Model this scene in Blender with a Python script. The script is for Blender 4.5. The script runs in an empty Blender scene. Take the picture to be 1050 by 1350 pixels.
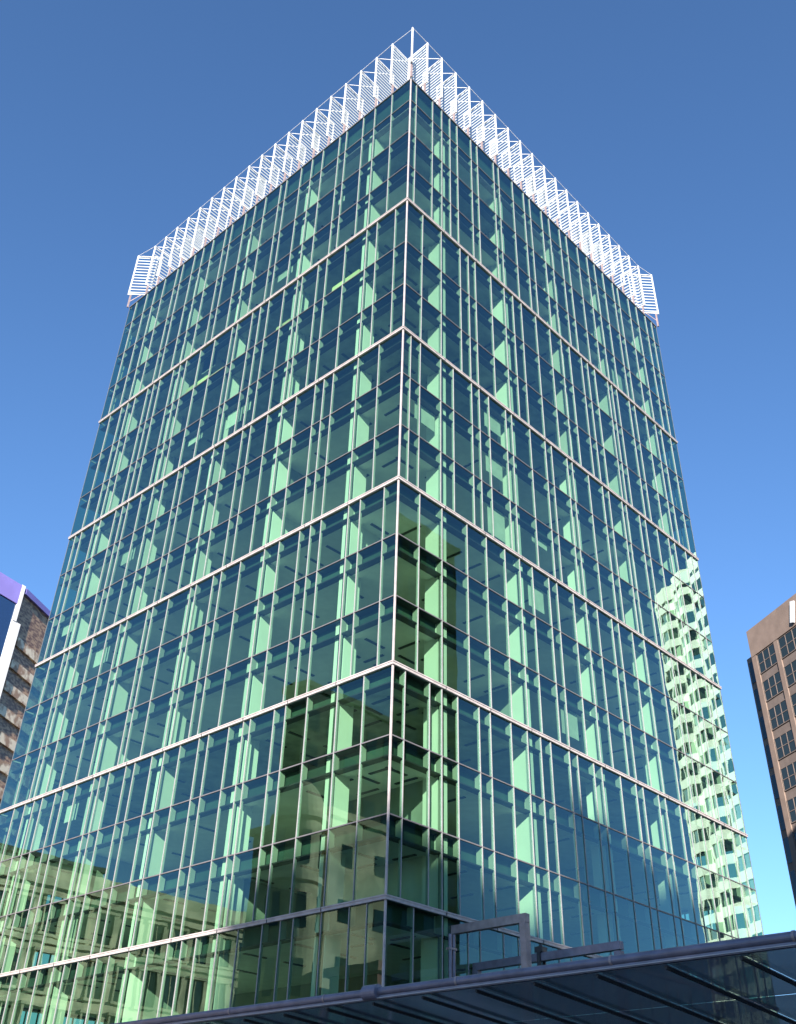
import bpy, math, random
from mathutils import Vector, Matrix
random.seed(7)
S = bpy.context.scene
COL = S.collection
R_ = math.radians

# ---------------------------------------------------------------- materials
def newmat(name):
    m = bpy.data.materials.new(name); m.use_nodes = True
    nt = m.node_tree; nt.nodes.clear()
    out = nt.nodes.new('ShaderNodeOutputMaterial')
    return m, nt, out
def N(nt, t, **kw):
    n = nt.nodes.new(t)
    for k, v in kw.items():
        if k.startswith('i_'): n.inputs[k[2:].replace('_', ' ')].default_value = v
        else: setattr(n, k, v)
    return n
def pbr(name, col, rough=.6, metal=0., var=.12, scale=1.5, bump=0., spec=.5, col2=None, stretch=(1, 1, 1), coat=0.):
    m, nt, out = newmat(name)
    b = N(nt, 'ShaderNodeBsdfPrincipled'); b.inputs['Roughness'].default_value = rough
    b.inputs['Metallic'].default_value = metal; b.inputs['Specular IOR Level'].default_value = spec
    tc = N(nt, 'ShaderNodeTexCoord'); mp = N(nt, 'ShaderNodeMapping'); mp.inputs['Scale'].default_value = stretch
    nt.links.new(tc.outputs['Object'], mp.inputs['Vector'])
    no = N(nt, 'ShaderNodeTexNoise'); no.inputs['Scale'].default_value = scale; no.inputs['Detail'].default_value = 6
    nt.links.new(mp.outputs[0], no.inputs['Vector'])
    r = N(nt, 'ShaderNodeValToRGB')
    c2 = col2 or tuple(c * (1 - var) for c in col)
    r.color_ramp.elements[0].color = (*c2, 1); r.color_ramp.elements[1].color = (*(tuple(min(1, c * (1 + var)) for c in col) if not col2 else col), 1)
    r.color_ramp.elements[0].position = .35 if not col2 else .43; r.color_ramp.elements[1].position = .65 if not col2 else .57
    nt.links.new(no.outputs['Fac'], r.inputs[0]); nt.links.new(r.outputs[0], b.inputs['Base Color'])
    if bump:
        bp = N(nt, 'ShaderNodeBump'); bp.inputs['Strength'].default_value = bump; bp.inputs['Distance'].default_value = .02
        nt.links.new(no.outputs['Fac'], bp.inputs['Height']); nt.links.new(bp.outputs[0], b.inputs['Normal'])
    nt.links.new(b.outputs[0], out.inputs[0])
    return m
def glassmat(name, tint, gloss, r0, power, wob=.003, wscale=.55, rough=.0, back=None, vary=0., haze=None):
    """thin coated pane: tinted transmission mixed with a mirror reflection that grows at grazing angles"""
    m, nt, out = newmat(name)
    g = N(nt, 'ShaderNodeNewGeometry')
    d = N(nt, 'ShaderNodeVectorMath', operation='DOT_PRODUCT'); nt.links.new(g.outputs['Normal'], d.inputs[0]); nt.links.new(g.outputs['Incoming'], d.inputs[1])
    a = N(nt, 'ShaderNodeMath', operation='ABSOLUTE'); nt.links.new(d.outputs['Value'], a.inputs[0])
    s = N(nt, 'ShaderNodeMath', operation='SUBTRACT'); s.inputs[0].default_value = 1; nt.links.new(a.outputs[0], s.inputs[1])
    p = N(nt, 'ShaderNodeMath', operation='POWER'); nt.links.new(s.outputs[0], p.inputs[0]); p.inputs[1].default_value = power
    f = N(nt, 'ShaderNodeMath', operation='MULTIPLY_ADD'); nt.links.new(p.outputs[0], f.inputs[0]); f.inputs[1].default_value = 1 - r0; f.inputs[2].default_value = r0
    tc = N(nt, 'ShaderNodeTexCoord')
    no = N(nt, 'ShaderNodeTexNoise'); no.inputs['Scale'].default_value = wscale; no.inputs['Detail'].default_value = 1.5
    nt.links.new(tc.outputs['Object'], no.inputs['Vector'])
    bp = N(nt, 'ShaderNodeBump'); bp.inputs['Strength'].default_value = 1; bp.inputs['Distance'].default_value = wob
    nt.links.new(no.outputs['Fac'], bp.inputs['Height'])
    gl = N(nt, 'ShaderNodeBsdfGlossy'); gl.inputs['Color'].default_value = (*gloss, 1); gl.inputs['Roughness'].default_value = rough
    nt.links.new(bp.outputs[0], gl.inputs['Normal'])
    if back is None:
        tr = N(nt, 'ShaderNodeBsdfTransparent'); tr.inputs['Color'].default_value = (*tint, 1)
    else:
        tr = N(nt, 'ShaderNodeBsdfDiffuse'); tr.inputs['Color'].default_value = (*back, 1)
    if vary:   # every pane of the batch is a little different
        hs = N(nt, 'ShaderNodeHueSaturation'); hs.inputs['Color'].default_value = (*tint, 1)
        mr = N(nt, 'ShaderNodeMapRange'); mr.inputs['To Min'].default_value = 1-vary*1.3; mr.inputs['To Max'].default_value = 1+vary*.7
        nt.links.new(g.outputs['Random Per Island'], mr.inputs['Value']); nt.links.new(mr.outputs[0], hs.inputs['Value']); nt.links.new(hs.outputs[0], tr.inputs['Color'])
    if haze:
        tl = N(nt, 'ShaderNodeBsdfTranslucent'); tl.inputs['Color'].default_value = (*haze, 1)
        mh = N(nt, 'ShaderNodeMixShader'); n2 = N(nt, 'ShaderNodeTexNoise'); n2.inputs['Scale'].default_value = .9; n2.inputs['Detail'].default_value = 5
        nt.links.new(tc.outputs['Object'], n2.inputs['Vector'])
        mr = N(nt, 'ShaderNodeMapRange'); mr.inputs['From Min'].default_value = .3; mr.inputs['From Max'].default_value = .7; mr.inputs['To Min'].default_value = .3; mr.inputs['To Max'].default_value = .65
        nt.links.new(n2.outputs['Fac'], mr.inputs['Value']); nt.links.new(mr.outputs[0], mh.inputs[0]); nt.links.new(tr.outputs[0], mh.inputs[1]); nt.links.new(tl.outputs[0], mh.inputs[2]); tr = mh
    mx = N(nt, 'ShaderNodeMixShader'); nt.links.new(f.outputs[0], mx.inputs[0]); nt.links.new(tr.outputs[0], mx.inputs[1]); nt.links.new(gl.outputs[0], mx.inputs[2])
    nt.links.new(mx.outputs[0], out.inputs[0])
    return m

M = {}
M['glass'] = glassmat('green_glass', (.475, .675, .53), (.54, .86, .88), .06, 2.4, wob=.0038, wscale=.42, vary=.10)
M['cglass'] = glassmat('canopy_glass', (.13, .145, .155), (.6, .65, .7), .14, 2.5, wob=.004, wscale=.8, rough=.12, haze=(.13, .14, .155))
M['white'] = pbr('white_painted_steel', (.66, .66, .67), .4, var=.04)
M['rail'] = pbr('pale_aluminium', (.40, .35, .345), .5, var=.12, scale=2.5)
M['mull'] = pbr('mullion_aluminium', (.40, .41, .38), .5, var=.05)
M['cap'] = pbr('mullion_cap', (.28, .26, .265), .4, var=.08)
M['conc'] = pbr('painted_column', (.86, .86, .80), .75, var=.04, scale=.6)
M['cgrey'] = pbr('painted_mullion_shadow', (.10, .11, .11), .7, var=.2)  # dark grey that paints the mullion's shadow on the column fronts
M['blindw'] = pbr('roller_blind', (.62, .64, .58), .8, var=.08)
M['trans'] = pbr('dark_transom', (.05, .05, .055), .5, var=.2)
M['linegrey'] = pbr('transom_cap', (.13, .12, .13), .45, var=.1)
M['edge'] = pbr('shadow_box', (.045, .085, .07), .6, var=.3, scale=.4)
M['ceil'] = pbr('ceiling_tile', (.80, .82, .78), .85, var=.05)
M['ceild'] = pbr('ceiling_unfinished', (.34, .38, .34), .85, var=.25, scale=.8)
M['floor'] = pbr('carpet', (.30, .31, .27), .9, var=.15)
M['core'] = pbr('core_wall', (.30, .33, .30), .9, var=.2, scale=.3)
M['fixture'] = pbr('light_fixture', (.04, .045, .05), .5)
M['blind'] = pbr('cream_ledge', (.85, .78, .42), .7, var=.15, scale=.5)
M['slat'] = pbr('louvre_blade', (.56, .60, .61), .35, var=.05)
M['steel'] = pbr('purple_grey_steel', (.17, .15, .19), .38, metal=.25, var=.15, scale=3)
M['steelw'] = pbr('brown_grey_steel', (.32, .24, .23), .42, metal=.2, var=.15, scale=3)
M['dark'] = pbr('dark_paint', (.03, .03, .035), .5)
M['asphalt'] = pbr('asphalt', (.05, .05, .052), .9, var=.25, scale=4, bump=.4)
M['pave'] = pbr('paving', (.30, .28, .26), .85, var=.15, scale=2, bump=.2)
M['cream'] = pbr('cream_precast', (.90, .80, .60), .8, var=.05, scale=.7)
M['dwin'] = glassmat('dark_window', (0, 0, 0), (.7, .8, .9), .03, 4., wob=.006, back=(.02, .03, .03))
M['gwin'] = glassmat('pale_window', (0, 0, 0), (.8, .9, .9), .08, 3., wob=.006, back=(.22, .30, .26))
M['bwin'] = glassmat('blue_window', (0, 0, 0), (.55, .68, .85), .30, 3., wob=.003, back=(.01, .02, .05))
M['brown'] = pbr('brown_stone', (.215, .155, .125), .85, var=.10, scale=.8)
M['brownd'] = pbr('brown_spandrel', (.15, .115, .10), .85, var=.12, scale=.8)
M['old'] = pbr('weathered_sandstone', (.58, .46, .28), .9, col2=(.33, .27, .16), scale=.35, bump=.5)
M['oldd'] = pbr('sooty_sandstone', (.26, .22, .14), .9, var=.35, scale=.5, bump=.5)
M['red'] = pbr('red_brick', (.36, .16, .12), .9, var=.2, scale=1.2)
M['grave'] = pbr('dark_cladding', (.035, .040, .028), .8, var=.35, scale=.3, spec=.2)
M['purple'] = pbr('purple_parapet', (.24, .20, .55), .45, var=.12, scale=.2)
M['bronze'] = pbr('bronze_painted_reflection', (.50, .32, .19), .5, col2=(.20, .11, .07), scale=1.6, stretch=(.8, .8, 2.4))  # mottled browns paint the reflection seen in this glass wall
M['tan'] = pbr('plain_cladding', (.34, .31, .27), .85, var=.12, scale=.4)

# ---------------------------------------------------------------- mesh helpers
class MB:
    def __init__(s): s.v = []; s.f = []; s.m = []
    def box(s, x0, x1, y0, y1, z0, z1, mi=0):
        if x0 > x1: x0, x1 = x1, x0
        if y0 > y1: y0, y1 = y1, y0
        n = len(s.v)
        s.v += [(x0, y0, z0), (x1, y0, z0), (x1, y1, z0), (x0, y1, z0), (x0, y0, z1), (x1, y0, z1), (x1, y1, z1), (x0, y1, z1)]
        s.f += [(n, n+3, n+2, n+1), (n+4, n+5, n+6, n+7), (n, n+1, n+5, n+4), (n+1, n+2, n+6, n+5), (n+2, n+3, n+7, n+6), (n+3, n, n+4, n+7)]
        s.m += [mi]*6; return s
    def bar(s, p, q, w, h=None, up=(0, 0, 1), mi=0):
        p = Vector(p); q = Vector(q); h = h or w
        d = (q-p).normalized(); u = Vector(up)
        if abs(d.dot(u)) > .98: u = Vector((1, 0, 0))
        a = d.cross(u).normalized(); b = a.cross(d).normalized()
        n = len(s.v)
        for c in (p, q):
            for (i, j) in ((-1, -1), (1, -1), (1, 1), (-1, 1)): s.v.append(tuple(c + a*i*w/2 + b*j*h/2))
        s.f += [(n, n+1, n+2, n+3), (n+7, n+6, n+5, n+4)] + [(n+i, n+4+i, n+4+(i+1) % 4, n+(i+1) % 4) for i in range(4)]
        s.m += [mi]*6; return s
    def tube(s, p, q, r, k=12, mi=0, r2=None):
        p = Vector(p); q = Vector(q); d = (q-p).normalized(); u = Vector((0, 0, 1)) if abs(d.z) < .9 else Vector((1, 0, 0))
        a = d.cross(u).normalized(); b = d.cross(a); n = len(s.v); r2 = r if r2 is None else r2
        for c, rr in ((p, r), (q, r2)):
            for i in range(k):
                t = 2*math.pi*i/k; s.v.append(tuple(c + (a*math.cos(t)+b*math.sin(t))*rr))
        s.f += [(n+i, n+(i+1) % k, n+k+(i+1) % k, n+k+i) for i in range(k)] + [tuple(range(n+k-1, n-1, -1)), tuple(range(n+k, n+2*k))]
        s.m += [mi]*(k+2); return s
    def lathe(s, c, prof, k=28, mi=0):
        n = len(s.v)
        for (r, z) in prof:
            for i in range(k):
                t = 2*math.pi*i/k; s.v.append((c[0]+r*math.cos(t), c[1]+r*math.sin(t), c[2]+z))
        for j in range(len(prof)-1):
            for i in range(k):
                s.f.append((n+j*k+i, n+j*k+(i+1) % k, n+(j+1)*k+(i+1) % k, n+(j+1)*k+i)); s.m.append(mi)
        return s
    def prism(s, poly, z0, z1, mi=0):
        n = len(s.v); k = len(poly)
        s.v += [(x, y, z0) for x, y in poly] + [(x, y, z1) for x, y in poly]
        s.f += [(n+i, n+(i+1) % k, n+k+(i+1) % k, n+k+i) for i in range(k)] + [tuple(range(n+k-1, n-1, -1)), tuple(range(n+k, n+2*k))]
        s.m += [mi]*(k+2); return s
    def quad(s, a, b, c, d, mi=0):
        n = len(s.v); s.v += [tuple(a), tuple(b), tuple(c), tuple(d)]; s.f.append((n, n+1, n+2, n+3)); s.m.append(mi); return s
    def build(s, name, mats, parent=None, smooth=False, xf=None):
        me = bpy.data.meshes.new(name)
        vs = s.v if xf is None else [tuple(xf @ Vector(p)) for p in s.v]
        me.from_pydata(vs, [], s.f); me.update()
        if not isinstance(mats, (list, tuple)): mats = [mats]
        for m in mats: me.materials.append(m)
        me.polygons.foreach_set('material_index', s.m)
        if smooth: me.polygons.foreach_set('use_smooth', [True]*len(s.f))
        me.validate(); me.update()
        o = bpy.data.objects.new(name, me); COL.objects.link(o)
        if parent is not None: o.parent = parent
        return o
def tag(o, label=None, cat=None, group=None, kind=None):
    if label: o['label'] = label
    if cat: o['category'] = cat
    if group: o['group'] = group
    if kind: o['kind'] = kind
    return o
def empty(name, label, cat, group=None, loc=(0, 0, 0)):
    o = bpy.data.objects.new(name, None); COL.objects.link(o); o.location = loc
    tag(o, label, cat, group); return o
class Face:
    """facade frame: u along the facade, d depth into the building, z up"""
    def __init__(s, o, u, n): s.o = Vector((*o, 0)); s.u = Vector((*u, 0)).normalized(); s.n = Vector((*n, 0)).normalized()
    def xf(s):
        return Matrix(((s.u.x, s.n.x, 0, s.o.x), (s.u.y, s.n.y, 0, s.o.y), (0, 0, 1, 0), (0, 0, 0, 1)))

# ---------------------------------------------------------------- main tower
WL, WR = 38.70, 37.48           # left facade runs along +Y, right facade along +X, corner at the origin
ZT = 74.37
FL = [0.15, 6.6, 12.22, 15.85, 19.6, 23.31, 27.2, 31.05, 34.73, 38.75, 42.85, 46.56, 50.75, 54.95, 59.31, 63.4, 67.5, 71.6]
BANDS = [12.22, 23.31, 34.73, 46.56, 59.31]
SECZ = [(59.31, ZT), (46.56, 59.31), (34.73, 46.56), (23.31, 34.73), (12.22, 23.31), (.15, 12.22)]
COLS_L = [3.98, 11.5, 19.05, 26.55, 34.1]
COLS_R = [3.78, 11.28, 18.75, 26.15, 33.6]
CW, CD0, CD1 = .74, .30, 1.28

tower = empty('glass_office_tower', 'tall green glass office tower with a white louvred crown, the largest building', 'building')
L_FACE = Face((0, 0), (0, 1), (1, 0)); R_FACE = Face((0, 0), (1, 0), (0, 1))
xl, xr = L_FACE.xf(), R_FACE.xf()

def fill(lst, W, start):
    x = lst[-1] if lst else 0
    out = list(lst)
    pat = [.94, 1.88, 1.0, 1.9, 1.85, .75, .65, 1.88, 1.5, 1.9]
    i = start
    while x < W - 1.6:
        x += pat[i % 10] + random.uniform(-.05, .05); i += random.choice((1, 1, 2))
        if x < W - .5: out.append(x)
    return out
ML = [
 [2.05, 3.97, 5.30, 7.28, 8.13, 10.14, 11.5, 12.9, 14.8, 15.6, 17.6, 19.05, 20.4, 22.3, 23.2, 25.1, 26.55, 27.9, 29.7, 30.6, 32.6, 34.1, 35.6, 37.4],
 [1.11, 2.93, 3.98, 6.22, 8.19, 9.16, 10.95, 11.5, 13.06, 14.85, 15.89, 16.86, 18.75, 19.4, 21.69, 23.58, 25.51, 26.4, 27.35, 29.3, 30.2, 31.1, 33.0, 34.1, 35.1, 36.9],
 [2.09, 4.0, 6.34, 7.25, 8.12, 10.03, 11.5, 13.05, 14.88, 15.8, 17.82, 19.1, 20.6, 22.6, 23.4, 25.29, 26.6, 28.18, 29.99, 30.77, 31.74, 33.91, 34.84, 36.74, 37.7],
 [1.09, 3.01, 3.98, 6.33, 7.26, 8.23, 10.1, 11.5, 13.85, 15.78, 16.63, 18.45, 19.05, 21.5, 23.3, 23.94, 26.4, 27.24, 28.81, 30.74, 32.42, 33.9, 34.6, 36.54],
 [1.99, 3.90, 6.21, 7.95, 8.88, 10.9, 11.5, 12.78, 14.62, 15.51, 17.32, 18.9, 20.14, 21.92, 22.87, 24.68, 25.69, 26.4, 28.46, 30.0, 30.98, 32.64, 33.71, 34.9, 36.35],
 [1.1, 2.2, 4.0, 5.9, 6.8, 8.1, 9.9, 11.5, 13.2, 14.4, 15.6, 17.3, 19.05, 20.9, 22.1, 24.0, 25.4, 26.55, 28.3, 30.1, 31.2, 33.1, 34.1, 35.6, 37.2]]
MR = [
 [.68, 2.65, 3.78, 4.80, 5.73, 7.54, 8.37, 10.61, 11.3, 13.28, 14.91, 15.8, 17.6, 18.75, 20.4, 21.5, 23.3, 24.9, 26.15, 27.6, 29.3, 30.2, 32.1, 33.6, 35.3, 36.5],
 [1.67, 3.7, 5.85, 6.81, 7.63, 9.54, 11.2, 12.3, 13.4, 15.33, 17.25, 18.8, 20.0, 21.76, 22.68, 23.75, 25.77, 26.4, 27.2, 29.2, 30.1, 32.0, 33.6, 34.6, 36.3],
 [.73, 1.64, 3.65, 4.92, 6.84, 7.65, 8.69, 10.6, 11.28, 13.43, 15.27, 16.05, 18.04, 18.7, 20.86, 22.76, 23.64, 25.53, 26.15, 28.1, 29.0, 30.8, 32.6, 33.6, 35.4, 36.5],
 [1.8, 3.76, 6.07, 7.93, 9.78, 11.3, 12.65, 14.44, 15.35, 17.23, 18.73, 20.09, 21.89, 22.75, 24.55, 26.12, 28.2, 29.9, 30.8, 32.7, 33.6, 35.0, 36.2],
 [.91, 2.78, 3.74, 5.03, 6.82, 7.79, 9.64, 11.15, 12.42, 13.4, 15.26, 16.11, 17.83, 18.7, 20.78, 22.58, 23.42, 25.3, 26.15, 28.0, 29.1, 30.9, 32.7, 33.6, 35.2, 36.4],
 [1.8, 3.76, 5.6, 6.5, 8.3, 9.5, 11.3, 12.9, 14.0, 15.8, 17.0, 18.73, 20.4, 21.6, 23.4, 24.6, 26.15, 27.9, 29.0, 30.9, 32.1, 33.6, 35.2, 36.4]]

# glazing: one strip of panes per storey and side, every pane set very slightly out of true
lev = sorted(set(FL + [ZT]))
def sec_of(z):
    for i, (a, b) in enumerate(SECZ):
        if a - .01 <= z < b: return i
    return 5
for face, xf, W, MM in (('L', xl, WL, ML), ('R', xr, WR, MR)):
    for i in range(len(lev)-1):
        z0, z1 = lev[i], lev[i+1]
        us = [0.06] + MM[sec_of(z0)] + [W-.02]
        mb = MB()
        for k in range(len(us)-1):
            a, b = us[k], us[k+1]
            t1, t2 = random.gauss(0, .0006), random.gauss(0, .0006)
            du = (b-a)/2; dz = (z1-z0)/2
            pts = [(a, t1*-du+t2*-dz, z0), (b, t1*du+t2*-dz, z0), (b, t1*du+t2*dz, z1), (a, t1*-du+t2*dz, z1)]
            mb.quad(*pts)
        mb.build('glazing', M['glass'], tower, xf=xf)
# rear glazing
mb = MB()
for i in range(len(lev)-1):
    for k in range(10):
        y0, y1 = WL*k/10, WL*(k+1)/10; mb.quad((WR, y0, lev[i]), (WR, y1, lev[i]), (WR, y1, lev[i+1]), (WR, y0, lev[i+1]))
        x0, x1 = WR*k/10, WR*(k+1)/10; mb.quad((x0, WL, lev[i]), (x1, WL, lev[i]), (x1, WL, lev[i+1]), (x0, WL, lev[i+1]))
mb.build('glazing', M['glass'], tower)
mb = MB()
for k in range(1, 41):
    mb.box(WR-.14, WR-.02, WL*k/41-.035, WL*k/41+.035, .2, ZT); mb.box(WR*k/41-.035, WR*k/41+.035, WL-.14, WL-.02, .2, ZT)
for z in lev[1:]: mb.box(WR-.01, WR+.05, .1, WL, z-.05, z+.05); mb.box(.1, WR, WL-.01, WL+.05, z-.05, z+.05)
mb.build('rear_framing', M['mull'], tower)

# mullions (a slim post with a deep bracket plate in every spandrel)
SP = .93
def mull_mesh(mb, u, z0, z1, w):
    mb.box(u-w/2, u+w/2, .012, .13, z0+.06, z1-.06); mb.box(u-.02, u+.02, -.045, -.008, z0+.1, z1-.1, 1)
    for f in FL:
        if z0 < f <= z1 + .01 and f > 1:
            mb.box(u-.022, u+.022, .135, .36, f-SP+.04, f-.06)
allm = []
for si, (z0, z1) in enumerate(SECZ):
    for xf, MM in ((xl, ML), (xr, MR)):
        for u in MM[si]: allm.append((u + (60 if si == 5 else {4: 0, 3: 22, 2: 50, 1: 60, 0: 90}[si]), u, z0, z1, xf))
allm.sort(key=lambda t: t[0])
for n, (_, u, z0, z1, xf) in enumerate(allm):
    if n < 100:
        mb = MB(); mull_mesh(mb, u, z0, z1, .045); mb.build('mullion', [M['mull'], M['cap']], tower, xf=xf)
restL, restR = MB(), MB()
for (_, u, z0, z1, xf) in allm[100:]:
    mull_mesh(restL if xf is xl else restR, u, z0, z1, .045)
restL.v = [tuple(xl @ Vector(p)) for p in restL.v]; o_ = len(restL.v)
restL.v += [tuple(xr @ Vector(p)) for p in restR.v]; restL.f += [tuple(i+o_ for i in f) for f in restR.f]; restL.m += restR.m
tag(restL.build('mullion', [M['mull'], M['cap']], tower), kind='stuff')

# transoms: dark shelf at floor level and at the bottom of each spandrel, with a thin cap outside
for f in FL[1:]:
    mb = MB()
    for a in (0, 1):
        W = (WL, WR)[a]
        def bx(u0, u1, d0, d1, z0, z1, mi=0):
            if a == 0: mb.box(d0, d1, u0, u1, z0, z1, mi)
            else: mb.box(u0, u1, d0, d1, z0, z1, mi)
        e = .0 if a == 0 else .0
        if f not in BANDS: bx(.09, W-.05, -.04, -.006, f-.03, f+.03, 1)
        bx(.2, W-.3, .018, .49, f-.05, f+.012, 0)
        bx(.2, W-.3, .018, .49, f-SP-.05, f-SP+.02, 2 if f > 71 else 0)
    mb.build('transom', [M['trans'], M['linegrey'], M['rail']], tower)
for z in BANDS:
    mb = MB(); h = .085
    mb.box(-.12, -.008, -.12, WL+.03, z-h, z+h); mb.box(-.008, WR+.03, -.12, -.008, z-h, z+h)
    mb.box(-.15, -.12, -.15, WL+.04, z+h-.04, z+h+.02); mb.box(-.12, WR+.04, -.15, -.12, z+h-.04, z+h+.02)
    for k in range(1, 10):
        u = k*3.75+.2
        if u < WL: mb.box(-.155, -.1, u-.012, u+.012, z-h-.002, z+h+.022, 1)
        if u < WR: mb.box(u-.012, u+.012, -.155, -.1, z-h-.002, z+h+.022, 1)
    mb.build('band_rail', [M['rail'], M['trans']], tower)
mb = MB(); mb.box(-.05, .035, -.05, .035, .15, ZT+.12); mb.build('corner_post', M['rail'], tower)
mb = MB(); mb.box(-.01, .05, WL-.02, WL+.03, .15, ZT); mb.build('corner_post', M['linegrey'], tower)
mb = MB(); mb.box(WR-.02, WR+.03, -.01, .05, .15, ZT); mb.build('corner_post', M['linegrey'], tower)
mb = MB(); mb.box(-.06, .75, -.06, WL, ZT, ZT+.10); mb.box(.75, WR, -.06, .75, ZT, ZT+.10)
mb.box(-.06, WR, WL, WL+.06, ZT, ZT+.1); mb.box(.75, WR-.75, WL-.75, WL, ZT, ZT+.1); mb.box(WR, WR+.06, -.06, WL, ZT, ZT+.1); mb.box(WR-.75, WR, .75, WL, ZT, ZT+.1)
mb.build('coping', M['linegrey'], tower)

# floor slabs with ceilings
DARKC = {23.31, 59.31, 54.95, 50.75, 46.56, 67.5}
for f in FL:
    mb = MB(); top = f; bot = f-SP if f > 1 else 0.02
    x0, x1, y0, y1 = .5, WR-.5, .5, WL-.5
    mb.quad((x0, y0, top), (x1, y0, top), (x1, y1, top), (x0, y1, top), 1)
    for a, b in (((x0, y0), (x1, y0)), ((x1, y0), (x1, y1)), ((x1, y1), (x0, y1)), ((x0, y1), (x0, y0))):
        mb.quad((*a, bot), (*b, bot), (*b, top), (*a, top), 0)
    if f > 1:
        i = .55; up = bot+.14     # bulkhead round the edge, ceiling a little higher inside it
        rg = [(x0, y0), (x1, y0), (x1, y1), (x0, y1)]; ri = [(x0+i, y0+i), (x1-i, y0+i), (x1-i, y1-i), (x0+i, y1-i)]
        for k in range(4):
            a, b = rg[k], rg[(k+1) % 4]; c, d = ri[(k+1) % 4], ri[k]
            mb.quad((*a, bot), (*d, bot), (*c, bot), (*b, bot), 2)
            mb.quad((*d, bot), (*d, up), (*c, up), (*c, bot), 3)
        mb.quad((*ri[0], up), (*ri[3], up), (*ri[2], up), (*ri[1], up), 2)
    mb.build('floor_slab', [M['edge'], M['floor'], M['ceild'] if f in DARKC else M['ceil'], M['trans']], tower)
# parapet wall behind the top glass
mb = MB(); mb.box(.5, .7, .5, WL-.5, 71.62, ZT-.05); mb.box(.7, WR-.5, .5, .7, 71.62, ZT-.05)
mb.box(WR-.7, WR-.5, .7, WL-.5, 71.62, ZT-.05); mb.box(.7, WR-.7, WL-.7, WL-.5, 71.62, ZT-.05)
mb.build('parapet', M['edge'], tower)
# columns
for u in COLS_L:
    mb = MB(); mb.box(CD0, CD1, u, u+CW, .2, 71.5); mb.box(CD0-.03, CD0-.002, u+.07, u+.44, .2, 71.5, 1); mb.build('column', [M['conc'], M['cgrey']], tower)  # thin dark strip painted in as mullion shade on the front
    mb = MB(); mb.box(WR-CD1, WR-CD0-.3, u, u+CW, .2, 71.5); mb.build('column', M['conc'], tower)
for u in COLS_R:
    mb = MB(); mb.box(u, u+CW, CD0, CD1, .2, 71.5); mb.box(u+.07, u+.44, CD0-.03, CD0-.002, .2, 71.5, 1); mb.build('column', [M['conc'], M['cgrey']], tower)  # same painted shadow strip on the right facade columns
    mb = MB(); mb.box(u, u+CW, WL-CD1, WL-CD0-.3, .2, 71.5); mb.build('column', M['conc'], tower)
mb = MB(); mb.box(9.5, WR-9.5, 9.5, WL-9.5, .2, 71.4); mb.box(12, 26, 12, 26, 71.61, 75.5); mb.build('core_wall', M['core'], tower)
# room partitions running back from some columns
pr_ = random.Random(5)
for fi in range(1, len(FL)-1):
    for left, cols, W in ((True, COLS_L, WL), (False, COLS_R, WR)):
        if pr_.random() < .45: continue
        u = pr_.choice(cols)+.3; z0, z1 = FL[fi]+.01, FL[fi+1]-SP+.13
        mb = MB()
        if left: mb.box(1.32, 7.5, u, u+.12, z0, z1)
        else: mb.box(u, u+.12, 1.32, 7.5, z0, z1)
        mb.build('partition', M['ceil'] if pr_.random() < .5 else M['core'], tower)
# ceiling light fixtures near both facades
fix = []
for fi, f in enumerate(FL[1:]):
    z = f-SP+.14
    for k in range(19):
        if random.random() < .45: continue
        u = 1.6+k*1.9
        for dd in (1.5, 4.2):
            if u < WL-1.5: fix.append((f*1.2+u, (dd, dd+1.5, u, u+.17, z-.05, z)))
            if u < WR-1.5: fix.append((f*1.2+u, (u, u+.17, dd, dd+1.5, z-.05, z)))
fix.sort(key=lambda t: t[0])
for _, b in fix[:90]: MB().box(*b).build('light_fixture', M['fixture'], tower)
mb = MB()
for _, b in fix[90:]: mb.box(*b)
tag(mb.build('light_fixture', M['fixture'], tower), kind='stuff')
# pale ledges seen through the glass on one upper storey
zf = 54.95
for (a, b, h) in ((4.9, 7.7, .95), (7.9, 11.6, .38), (12.2, 13.9, .8), (14.0, 19.2, .42), (20.3, 22.2, .6), (22.4, 25.2, .95), (25.4, 28.6, .36), (.5, 4.6, .12)):
    MB().box(.30, .47, a, b, zf+.03, zf+.03+h).build('inner_ledge', M['blind'], tower)

# a few roller blinds drawn part way down behind the panes
br = random.Random(21)
for _ in range(34):
    left = br.random() < .5; MM = (ML, MR)[0 if left else 1]; fi = br.randrange(2, len(FL)-1); z1 = FL[fi+1]; us = MM[sec_of(FL[fi])]
    k = br.randrange(1, len(us)-2); a, b = us[k]+.07, us[k+1]-.07
    if any(a < c+CW and b > c-.1 for c in (COLS_L if left else COLS_R)): continue
    h = br.uniform(.5, 2.2); d = .44
    mb = MB(); mb.box(a, b, d, d+.012, z1-SP-.07-h, z1-SP-.06); mb.box(a, b, d-.012, d+.024, z1-SP-.10-h, z1-SP-.075-h)
    mb.build('roller_blind', M['blindw'], tower, xf=xl if left else xr)
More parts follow.
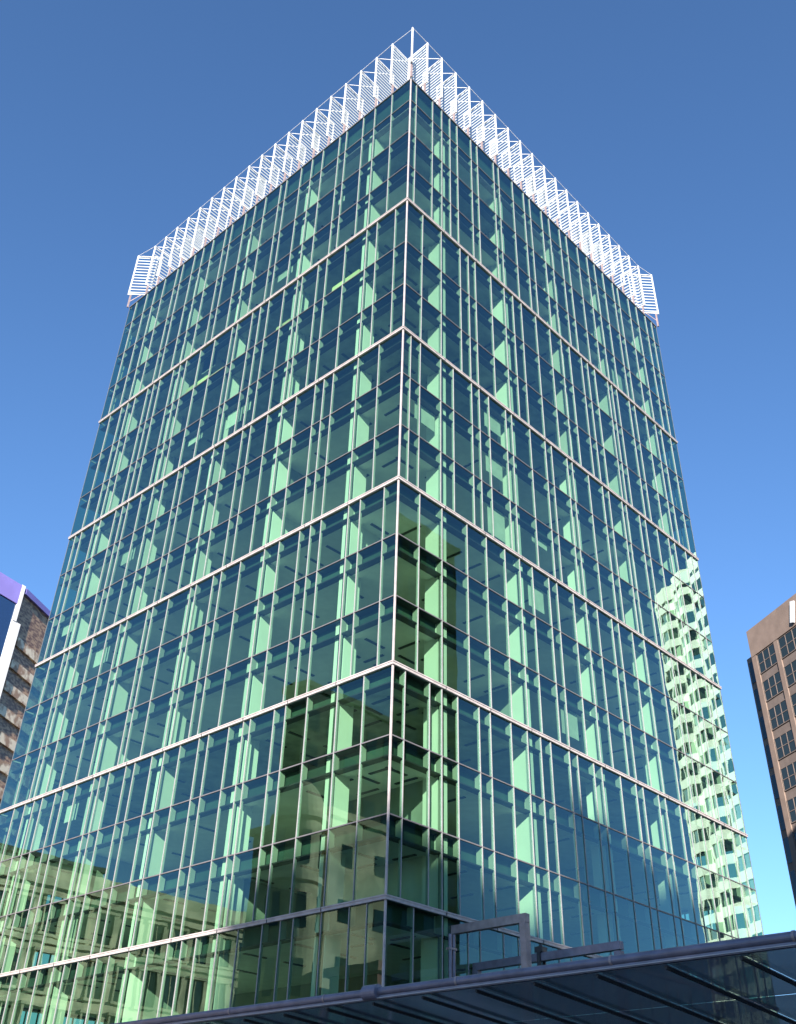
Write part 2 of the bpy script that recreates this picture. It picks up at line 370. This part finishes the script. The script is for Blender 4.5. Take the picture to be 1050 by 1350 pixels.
# louvred crown
FD = 2.15; ZB = 76.35; ZC = 82.15
def fin(p, dirv, length, top=ZC, bot=ZB, nsl=13):
    p = Vector((*p, 0)); d = Vector((*dirv, 0)).normalized(); q = p + d*length
    P = lambda b, z: (b.x, b.y, z)
    mb = MB(); mb.bar(P(p, bot-.12), P(p, top), .11, .11); mb.bar(P(q, bot-.1), P(q, top-.05), .09, .09)
    mb.bar(P(p+d*.07, top-.08), P(q, top-.08), .08, .1); mb.bar(P(p+d*.07, bot), P(q, bot), .08, .1)
    mb.bar(P(p+d*.25, ZT+.1), P(p+d*.25, bot-.05), .14, .14, mi=1); mb.bar(P(p+d*(length-.25), ZT-.3), P(p+d*(length-.25), bot-.05), .12, .12, mi=1)
    mb.bar(P(p+d*.3, ZT+.9), P(p+d*1.3, bot-.05), .06, .06, mi=1)
    f = mb.build('crown_fin', [M['white'], M['steelw']], tower)
    sl = MB(); n = d.cross(Vector((0, 0, 1)))
    for k in range(nsl):
        z = bot + (top-bot)*(k+.7)/(nsl+.4)
        sl.bar(P(p+d*.07, z), P(q-d*.05, z), .10, .025, up=(abs(n.x)*.8, abs(n.y)*.8, .6))
    sl.build('louvre_slats', M['slat'], f)
FPL = [2.35+1.9*k for k in range(19)]; FPR = [1.95+1.88*k for k in range(19)]
for u in FPL: fin((.03, u), (1, 0), FD)
for u in FPR: fin((u, .03), (0, 1), FD)
fin((-.28, -.28), (1, 1), FD*1.35, top=81.3)
fin((-.35, WL+.35), (1, -1), FD*1.2); fin((WR+.35, -.35), (-1, 1), FD*1.2)
mb = MB(); z = ZC-.02
ptsL = [(-.2, -.2)] + [(.03, u) for u in FPL] + [(-.35, WL+.35)]
ptsR = [(-.28, -.28)] + [(u, .03) for u in FPR] + [(WR+.35, -.35)]
for pts in (ptsL, ptsR):
    for a, b in zip(pts, pts[1:]): mb.bar((*a, z if a[0]+a[1] > 0 else 81.3), (*b, z), .035)
mb.build('tie_rod', M['white'], tower)
mb = MB()
for a, b in zip(FPL, FPL[1:]): mb.bar((.08, b, z-.06), (FD-.05, a+.05, z-.06), .05)
for a, b in zip(FPR, FPR[1:]): mb.bar((b, .08, z-.06), (a+.05, FD-.05, z-.06), .05)
for k in (FD-.3,): mb.bar((k, 2.2, ZB-.2), (k, WL-1, ZB-.2), .1); mb.bar((2.2, k, ZB-.2), (WR-1, k, ZB-.2), .1)
mb.build('crown_brace', M['white'], tower)

# ---------------------------------------------------------------- street furniture beside the tower
fr = empty('steel_frame', 'brown grey steel portal bracket, the higher and lighter of two on the right wall', 'steel frame', 'steel brackets on the tower')
mb = MB(); mb.bar((4.51, -.02, 11.62), (4.51, -4.27, 11.62), .3, .36); mb.build('beam', M['steelw'], fr)
mb = MB(); mb.bar((4.51, -4.09, 11.44), (4.51, -4.09, 5.0), .3, .36); mb.build('leg', M['steelw'], fr)
fr2 = empty('steel_frame', 'long dark steel bracket, the lower of the two on the right wall', 'steel frame', 'steel brackets on the tower')
mb = MB(); mb.bar((6.0, .25-.3, 10.28), (6.0, -7.93, 10.34), .3, .32); mb.build('beam', M['steel'], fr2)
for y in (-.18, -7.77):
    mb = MB(); mb.bar((6.0, y, 10.13), (6.0, y, 5.), .3, .32); mb.build('leg', M['steel'], fr2)
fl = empty('floodlight', 'small dark floodlight clamped on the middle of the long lower bracket', 'floodlight')
mb = MB(); mb.box(5.80, 6.2, -4.02, -3.62, 10.50, 10.72); mb.tube((6, -3.82, 10.72), (6.0, -3.82, 10.84), .12, r2=.05); mb.build('lamp_head', M['dark'], fl)
mb = MB(); mb.box(5.78, 5.84, -3.9, -3.74, 9.5, 10.5); mb.box(6.16, 6.22, -3.9, -3.74, 9.7, 10.5); mb.box(5.9, 6.1, -3.76, -3.7, 9.75, 10.2); mb.build('clamp', M['dark'], fl)
pp = empty('downpipe', 'pair of dark pipes running up the tower wall beside the higher bracket', 'pipes')
for x in (3.98, 4.22): MB().tube((x, -.30, .2), (x, -.30, 11.35), .085).build('pipe', M['steel'], pp)
for z in (3, 7, 10.7): MB().box(3.85, 4.35, -.4, -.17, z, z+.09).build('pipe_clip', M['steelw'], pp)

# canopy: edge beam parallel to the left facade, glass roof sloping away on purlins
can = empty('glass_canopy', 'low glass canopy roof with a purple grey edge beam across the bottom of the view', 'canopy')
XE = -15.0; Y0, Y1 = -33.5, 14.0
mb = MB()
mb.tube((XE, Y0, 5.42), (XE, Y1, 5.42), .088, k=20); mb.box(XE-.04, XE+.08, Y0, Y1, 5.26, 5.335)
mb.build('edge_beam', M['steel'], can)
mb = MB(); mb.box(XE-.075, XE-.052, Y0, Y1, 5.275, 5.292); mb.build('edge_trim', M['rail'], can)
sl = lambda x: 5.27 - .07*(x-XE)
ys = []; y = -32.2
while y < 13.5: ys.append(y); y += 1.52
for y in ys:
    mb = MB(); mb.bar((XE+.1, y, sl(XE)-.06), (XE+9.5, y, sl(XE+9.5)-.03), .05, .06); mb.build('purlin', M['dark'], can)
for a, b in zip(ys, ys[1:]):
    mb = MB()
    for k in range(3):
        xa, xb = XE+.12+k*3.1, XE+.12+(k+1)*3.1-.02
        mb.quad((xa, a+.004, sl(xa)+.02), (xb, a+.004, sl(xb)+.02), (xb, b-.004, sl(xb)+.02), (xa, b-.004, sl(xa)+.02))
    mb.build('roof_pane', M['cglass'], can)
for x in (XE+6.3, XE+9.5):
    MB().bar((x, Y0, sl(x)-.05), (x, Y1, sl(x)-.05), .05, .07).build('cross_rail', M['dark'], can)
for y in (-30, -20, -7, 6): MB().tube((XE+5, y, .15), (XE+5, y, sl(XE+5)-.2), .14, k=16).build('post', M['steel'], can)
mb = MB(); mb.tube((XE-.02, -14.25, 5.42), (XE-.02, -13.82, 5.42), .16, k=20); mb.build('pipe_joint', M['steel'], can)
for y in (-24.2, -20.5, -16.6, -12.5, -9): MB().tube((XE, y, 5.42), (XE, y+.05, 5.42), .1, k=20).build('pipe_collar', M['steelw'], can)

# ---------------------------------------------------------------- neighbouring buildings
def frame_of(p, q):
    p = Vector((*p, 0)); q = Vector((*q, 0)); u = (q-p).normalized(); n = Vector((u.y, -u.x, 0)); return p, q, u, n
def rect_on(mb, p, u, n, a, b, z0, z1, d0, d1, mi=0):
    """box on a facade: a..b along, d0..d1 outward"""
    c = [p+u*a+n*d0, p+u*b+n*d0, p+u*b+n*d1, p+u*a+n*d1]
    mb.prism([(v.x, v.y) for v in c], z0, z1, mi)

# brown tower on the right
bt = empty('brown_office_tower', 'brown stone office tower with dark gridded windows at the right edge of the photo', 'building')
A = (77.9, 13.3); B = (65.25, -8.0); H = 59.8
p, q, u, n = frame_of(A, B)      # outward side faces the camera
if n.dot(Vector((-1, .2, 0))) < 0: n = -n
Lw = (q-p).length; back = -n*22
mb = MB(); mb.prism([(v.x, v.y) for v in (p, q, q+back, p+back)], 0, H-.05); mb.build('wall', M['brownd'], bt)
mb = MB(); rect_on(mb, p, u, n, 0, Lw, H-3.5, H, 0, .2)
npier = 5; pitch = Lw/npier
for k in range(npier+1):
    rect_on(mb, p, u, n, max(0, k*pitch-.38), min(Lw, k*pitch+(.9 if k == 0 else .38)), 0, H-3.5, 0, .16)
mb.build('pier_frame', M['brown'], bt)
fh = 3.55; nf = 15
for j in range(nf):
    zt = H-3.6-j*fh
    for k in range(npier):
        a, b = k*pitch+(1.0 if k == 0 else .45), (k+1)*pitch-.45
        mb = MB(); rect_on(mb, p, u, n, a, b, zt-2.45, zt, .01, .06, 0)
        for t in range(4): x = a+(b-a)*t/3; rect_on(mb, p, u, n, x-.05, x+.05, zt-2.45, zt, .06, .11, 1)
        for zz in (zt-2.5, zt-1.3, zt-.05): rect_on(mb, p, u, n, a, b, zz, zz+.09, .062, .10, 1)
        mb.build('window', [M['dwin'], M['brownd']], bt)
# narrow return at its left with recessed dark glass
p2 = p + back*.0; side = -n
mb = MB()
c0 = p - u*2.3 - n*.8
mb.prism([(v.x, v.y) for v in (c0, p-n*.8, p-n*21, c0-n*20.2)], 0, H-2.6, 0)
mb.build('return_wall', M['brown'], bt)
mb = MB()
for j in range(16):
    rect_on(mb, c0, u, n, .35, 1.9, H-6.0-j*fh, H-3.3-j*fh, .01, .08, 0)
mb.build('return_window', M['dwin'], bt)
mb2 = MB()
s0 = p+u*9.5+n*.6
mb2.bar(tuple(p+u*8.9+n*.35+Vector((0, 0, H-3.1))), tuple(p+u*9.7+n*.35+Vector((0, 0, H-.7))), .65, .22, up=tuple(n))
mb2.build('wall_emblem', M['white'], bt)

# blue glass building on the left with a white corner strip
bb = empty('blue_glass_building', 'blue glass and bronze building with a white corner strip at the left edge', 'building')
C0 = Vector((18.3, 87.5, 0)); dl = Vector((-.968, -.25, 0)); dr = Vector((.86, .51, 0)); H2 = 67.6
nl = Vector((.25, -.968, 0)); nr = Vector((.51, -.86, 0))
pa = C0+dl*24; pb = C0+dr*22
mb = MB(); mb.prism([(v.x, v.y) for v in (C0, pb, pb+Vector((-10, 16, 0)), pa+Vector((-2, 20, 0)), pa)], 0, H2-.2); mb.build('wall', M['bronze'], bb)
mb = MB(); rect_on(mb, C0, dl, nl, .05, 24, H2-2.8, H2, .01, .35); mb.build('parapet', M['purple'], bb)
for k in range(8):
    mb = MB(); a, b = .55+k*3., .55+k*3.+2.93
    rect_on(mb, C0, dl, nl, a, b, 2, H2-2.82, .02, .18); mb.build('glass_panel', M['bwin'], bb)
mb = MB()
for k in range(8): a = .55+k*3.+2.93; rect_on(mb, C0, dl, nl, a+.01, a+.06, 2, H2-2.82, .02, .24)
mb.build('panel_joint', M['mull'], bb)
mb = MB(); mb.prism([(v.x, v.y) for v in (C0+dl*.5+nl*.3, C0-dl*1.0+nl*.3, C0-dl*1.0+nl*.01, C0-dl*.03, C0+dl*.5+nl*.02)], 1, H2-5.2)
mb.prism([(v.x, v.y) for v in (C0+dl*.45+nl*.38, C0-dl*.12+nl*.38, C0-dl*.12+nl*.01, C0+dl*.45+nl*.03)], H2-5.2, H2+.1)
mb.build('corner_strip', M['white'], bb)
mb = MB()
for j in range(20):
    z = H2-7-j*3.1
    rect_on(mb, C0, dr, nr, 1.6, 22, z-.9, z+.35, .01, .3)
mb.build('reflection_band', pbr('tan_painted_reflection', (.98, .82, .60), .7, col2=(.45, .28, .18), scale=.8), bb)  # bands coloured as sunlit ripples mirrored in the glass face
mb = MB(); rect_on(mb, C0, dr, nr, .4, 22, H2-.8, H2, .01, .4); mb.build('roof_edge', M['purple'], bb)

# cream tower with bay windows (seen as a reflection in the right facade)
ct = empty('cream_bay_window_tower', 'cream tower with bay window bands, mirrored at the right end of the glass facade', 'building')
P0 = Vector((98.5, -35.6, 0)); uu = Vector((-.555, .832, 0)); nn = Vector((-.832, -.555, 0)); LW = 24.; HC = 81.0
bk = -nn*22
mb = MB(); mb.prism([(v.x, v.y) for v in (P0-nn*1.2, P0+bk, P0+uu*LW+bk, P0+uu*LW-nn*1.2)], 0, HC-.5); mb.build('wall', M['cream'], ct)
def zig(off):
    pts = []; a = 0; bay = 5.6
    while a < LW-.1:
        pts += [(a, 0), (a+.5, 0), (a+1.5, .85), (a+4.1, .85), (a+5.1, 0)]; a += bay
    pts.append((LW, 0))
    return [P0+uu*a+nn*(d+off) for a, d in pts]
fl_h = 3.02; nfl = 26
Zo, Zi = zig(.12), zig(-.1)
backpt = [P0+uu*LW-nn*1.19, P0-nn*1.19]
for j in range(nfl):
    zt = HC - .2 - j*fl_h
    h = 2.4 if j == 0 else 1.25
    mb = MB(); mb.prism([(v.x, v.y) for v in Zo+backpt], zt-h, zt); mb.build('spandrel', M['cream'], ct)
    mb = MB(); zb = HC-.2-(j+1)*fl_h
    for i in range(len(Zi)-1):
        a, b = Zi[i], Zi[i+1]; mi = 1 if (i % 5 == 2 and random.random() < .3) else 0
        if zb < 0: continue
        mb.quad((a.x, a.y, zb), (b.x, b.y, zb), (b.x, b.y, zt-h), (a.x, a.y, zt-h), mi)
    if mb.f: mb.build('window_band', [M['dwin'], M['gwin']], ct)
mb = MB()
for i, v in enumerate(zig(.02)):
    w = .22 if i % 5 in (0, 1) else .10
    mb.bar((v.x, v.y, 1), (v.x, v.y, HC-.4), w, w)
    if i % 5 == 2:
        m_ = (zig(.02)[i]+zig(.02)[i+1])/2; mb.bar((m_.x, m_.y, 1), (m_.x, m_.y, HC-.4), .16, .16)
mb.build('window_post', M['cream'], ct)
mb = MB(); mb.prism([(v.x, v.y) for v in (P0+uu*13-nn*3, P0+uu*22-nn*3, P0+uu*22-nn*12, P0+uu*13-nn*12)], HC-.5, HC+5); mb.build('roof', M['cream'], ct)

def grid_block(name, label, x0, x1, y0, y1, H, wallm, winm, fh, pitch, sides, group=None, wh=.62, ww=.6, top=2.):
    o = empty(name, label, 'building', group)
    MB().box(x0, x1, y0, y1, 0, H).build('wall', wallm, o)
    MB().box(x0-.35, x1+.35, y0-.35, y1+.35, H, H+.6).build('roof', wallm, o)
    cnt = 0
    for s in sides:
        W = (x1-x0) if s in 'sn' else (y1-y0)
        k = max(1, int(W/pitch)); pt = W/k
        nfl = int((H-top)/fh)
        for j in range(nfl):
            zt = H-top-j*fh
            mb = MB()
            for i in range(k):
                a = i*pt+pt*(1-ww)/2; b = a+pt*ww
                if s == 's': mb.box(x0+a, x0+b, y0-.06, y0-.01, zt-fh*wh, zt)
                if s == 'n': mb.box(x0+a, x0+b, y1+.01, y1+.06, zt-fh*wh, zt)
                if s == 'w': mb.box(x0-.06, x0-.01, y0+a, y0+b, zt-fh*wh, zt)
                if s == 'e': mb.box(x1+.01, x1+.06, y0+a, y0+b, zt-fh*wh, zt)
            mb.build('window_row', winm, o)
    return o
grid_block('dark_office_block', 'dark office block mirrored as a black strip right of the tower corner', 22.3, 32, -36, -22.5, 53.5, M['grave'], M['dwin'], 3.6, 2.4, 'nw')
grid_block('dark_green_block', 'dark green office block mirrored left of the tower corner', -43, -29.2, 40, 43, 43.5, M['grave'], M['dwin'], 3.6, 2.6, 'se')
# caster of the shadow low on the right facade, two heights
hs = Vector((-.8, -.6, 0)); lt = Vector((.6, -.8, 0))
def shade_block(name, label, l0, l1, H, D0=200, D1=222):
    o = empty(name, label, 'building')
    poly = [hs*D0+lt*l0, hs*D0+lt*l1, hs*D1+lt*l1, hs*D1+lt*l0]
    MB().prism([(v.x, v.y) for v in poly], 0, H).build('wall', M['tan'], o)
    for j in range(int(H/3.7)-1):
        mb = MB(); z = 4+j*3.7
        a = hs*(D0-.08); poly = [a+lt*(l0+1), a+lt*(l1-1), hs*(D0-.01)+lt*(l1-1), hs*(D0-.01)+lt*(l0+1)]
        mb.prism([(v.x, v.y) for v in poly], z, z+1.9).build('window_row', M['bwin'], o)
    return o
shade_block('office_block', 'plain office block far behind the camera, its low half shading the tower foot', -9., 8.55, 81.2)
shade_block('office_block', 'plain taller office block far behind the camera beside the lower one', 8.6, 46., 89.8)

# old sandstone buildings mirrored low in the left facade
ob = empty('sandstone_building', 'long old sandstone building with cornices mirrored low in the left facade', 'building')
x0, x1, y0, H = -72, -14, 75, 29.5
MB().box(x0, x1, y0, y0+16, 0, H).build('wall', M['old'], ob)
mb = MB()
mb.box(x0-.9, x1+.9, y0-1.1, y0, H-1.2, H-.4); mb.box(x0-.5, x1+.5, y0-.6, y0, H-2.0, H-1.2); mb.box(x0-.3, x1+.3, y0-.35, y0, H-6.6, H-6.1); mb.box(x0-.3, x1+.3, y0-.45, y0, 8, 8.7); mb.box(x0, x1, y0-.3, y0, H-.4, H+1)
mb.build('cornice', M['old'], ob)
nb = 17; pt = (x1-x0)/nb
for j, (zb, hh) in enumerate(((H-5.6, 3.0), (H-11, 3.4), (H-16, 3.4), (H-21, 3.4))):
    for i in range(nb):
        xc = x0+(i+.5)*pt; mb = MB()
        mb.box(xc-.95, xc+.95, y0-.05, y0-.01, zb, zb+hh, 0)
        mb.box(xc-1.2, xc-.95, y0-.22, y0, zb-.1, zb+hh+.1, 1); mb.box(xc+.95, xc+1.2, y0-.22, y0, zb-.1, zb+hh+.1, 1)
        mb.box(xc-1.35, xc+1.35, y0-.35, y0, zb+hh+.1, zb+hh+.4, 1); mb.box(xc-1.35, xc+1.35, y0-.35, y0, zb-.35, zb-.1, 1)
        mb.box(xc-.05, xc+.05, y0-.10, y0-.052, zb, zb+hh, 1)
        mb.build('window', [M['dwin'], M['old']], ob)
grid_block('sooty_block', 'dark sooty block rising behind the sandstone building, mirrored at far left', -42, 0, 93, 108, 36, M['grave'], M['dwin'], 3.7, 3., 's')
tb = empty('domed_stone_turret', 'round domed stone turret mirrored left of the tower corner', 'building')
c = (-20.6, 29.6, 0); r = 1.95
mb = MB(); prof = [(r, 0), (r, 21), (r+.35, 21.1), (r+.35, 21.6), (r, 21.7), (r, 25.6), (r+.4, 25.8), (r+.4, 26.2)]
for k in range(9): t = k/8*math.pi/2; prof.append(((r+.1)*math.cos(t), 26.3+2.8*math.sin(t)))
mb.lathe(c, prof); mb.build('wall', M['old'], tb, smooth=False)
for j in range(5):
    for k in range(6):
        t = k*math.pi/3-1.2; mb = MB(); cx, cy = c[0]+(r+.01)*math.cos(t), c[1]+(r+.01)*math.sin(t)
        tv = Vector((-math.sin(t), math.cos(t), 0)); nv = Vector((math.cos(t), math.sin(t), 0)); cc = Vector((cx, cy, 0))
        mb.prism([(v.x, v.y) for v in (cc-tv*.4, cc-tv*.4+nv*.05, cc+tv*.4+nv*.05, cc+tv*.4)], 22.3-j*4.6, 24.8-j*4.6)
        mb.build('window', M['dwin'], tb)
grid_block('sandstone_block', 'small sandstone block beside the domed turret, mirrored near the tower corner', -40, -23.4, 29, 38.5, 27.0, M['old'], M['dwin'], 4.2, 3.4, 's', wh=.4, ww=.3)
grid_block('red_brick_building', 'low red brick building mirrored near the foot of the tower corner', -31, -22.5, 22, 27, 14.6, M['red'], M['dwin'], 3.8, 2.3, 'se')

# ---------------------------------------------------------------- ground
mb = MB(); mb.quad((-1500, -1500, 0), (1500, -1500, 0), (1500, 1500, 0), (-1500, 1500, 0)); tag(mb.build('ground', M['asphalt']), kind='structure')
mb = MB(); mb.box(-4, WR+4, -4, -.0, .004, .13); mb.box(-4, 0, 0, WL+4, .004, .13); tag(mb.build('pavement', M['pave']), kind='structure')
mb = MB(); mb.box(-45, -18, -45, 12, .004, .13); tag(mb.build('pavement', M['pave']), kind='structure')

# ---------------------------------------------------------------- light, sky, camera
SUN_AZ = math.atan2(-.6, -.8); SUN_EL = R_(18)
sv = Vector((math.cos(SUN_EL)*math.cos(SUN_AZ), math.cos(SUN_EL)*math.sin(SUN_AZ), math.sin(SUN_EL)))
ld = bpy.data.lights.new('sun', 'SUN'); ld.energy = 5.0; ld.angle = R_(.5); ld.color = (1, .93, .84)
lo = bpy.data.objects.new('sun', ld); COL.objects.link(lo); lo.rotation_euler = (-sv).to_track_quat('-Z', 'Y').to_euler()
w = bpy.data.worlds.new('World'); S.world = w; w.use_nodes = True; nt = w.node_tree
bg = nt.nodes['Background']; sk = nt.nodes.new('ShaderNodeTexSky'); sk.sky_type = 'NISHITA'; sk.sun_disc = False
sk.sun_elevation = SUN_EL; sk.sun_rotation = math.pi/2 - SUN_AZ
sk.air_density = 1.0; sk.dust_density = 0.; sk.ozone_density = 6.0; sk.altitude = 0
nt.links.new(sk.outputs[0], bg.inputs[0]); bg.inputs[1].default_value = .095

cd = bpy.data.cameras.new('camera'); co = bpy.data.objects.new('camera', cd); COL.objects.link(co); S.camera = co
Rm = ((0.6742759304287966, -0.7381725117611504, 0.02129113723158587), (0.4482617295329006, 0.38620766863423617, -0.8061668924759192), (0.5868674394448482, 0.5531229335042452, 0.5913050219227852))
co.matrix_world = Matrix(((Rm[0][0], -Rm[1][0], -Rm[2][0], -33.268), (Rm[0][1], -Rm[1][1], -Rm[2][1], -31.844), (Rm[0][2], -Rm[1][2], -Rm[2][2], 1.604), (0, 0, 0, 1)))
cd.sensor_fit = 'VERTICAL'; cd.sensor_height = 36; cd.sensor_width = 36; cd.lens = 34.995
cd.shift_x = -9.377/1350; cd.shift_y = -55.74/1350
cd.clip_start = .1; cd.clip_end = 5000

S.render.engine = 'CYCLES'
S.cycles.max_bounces = 10; S.cycles.diffuse_bounces = 4; S.cycles.glossy_bounces = 4; S.cycles.transparent_max_bounces = 14
S.cycles.sample_clamp_indirect = 4
S.view_settings.view_transform = 'Standard'; S.view_settings.look = 'None'; S.view_settings.exposure = 1.45; S.view_settings.gamma = 1
S.render.resolution_x = 796; S.render.resolution_y = 1024
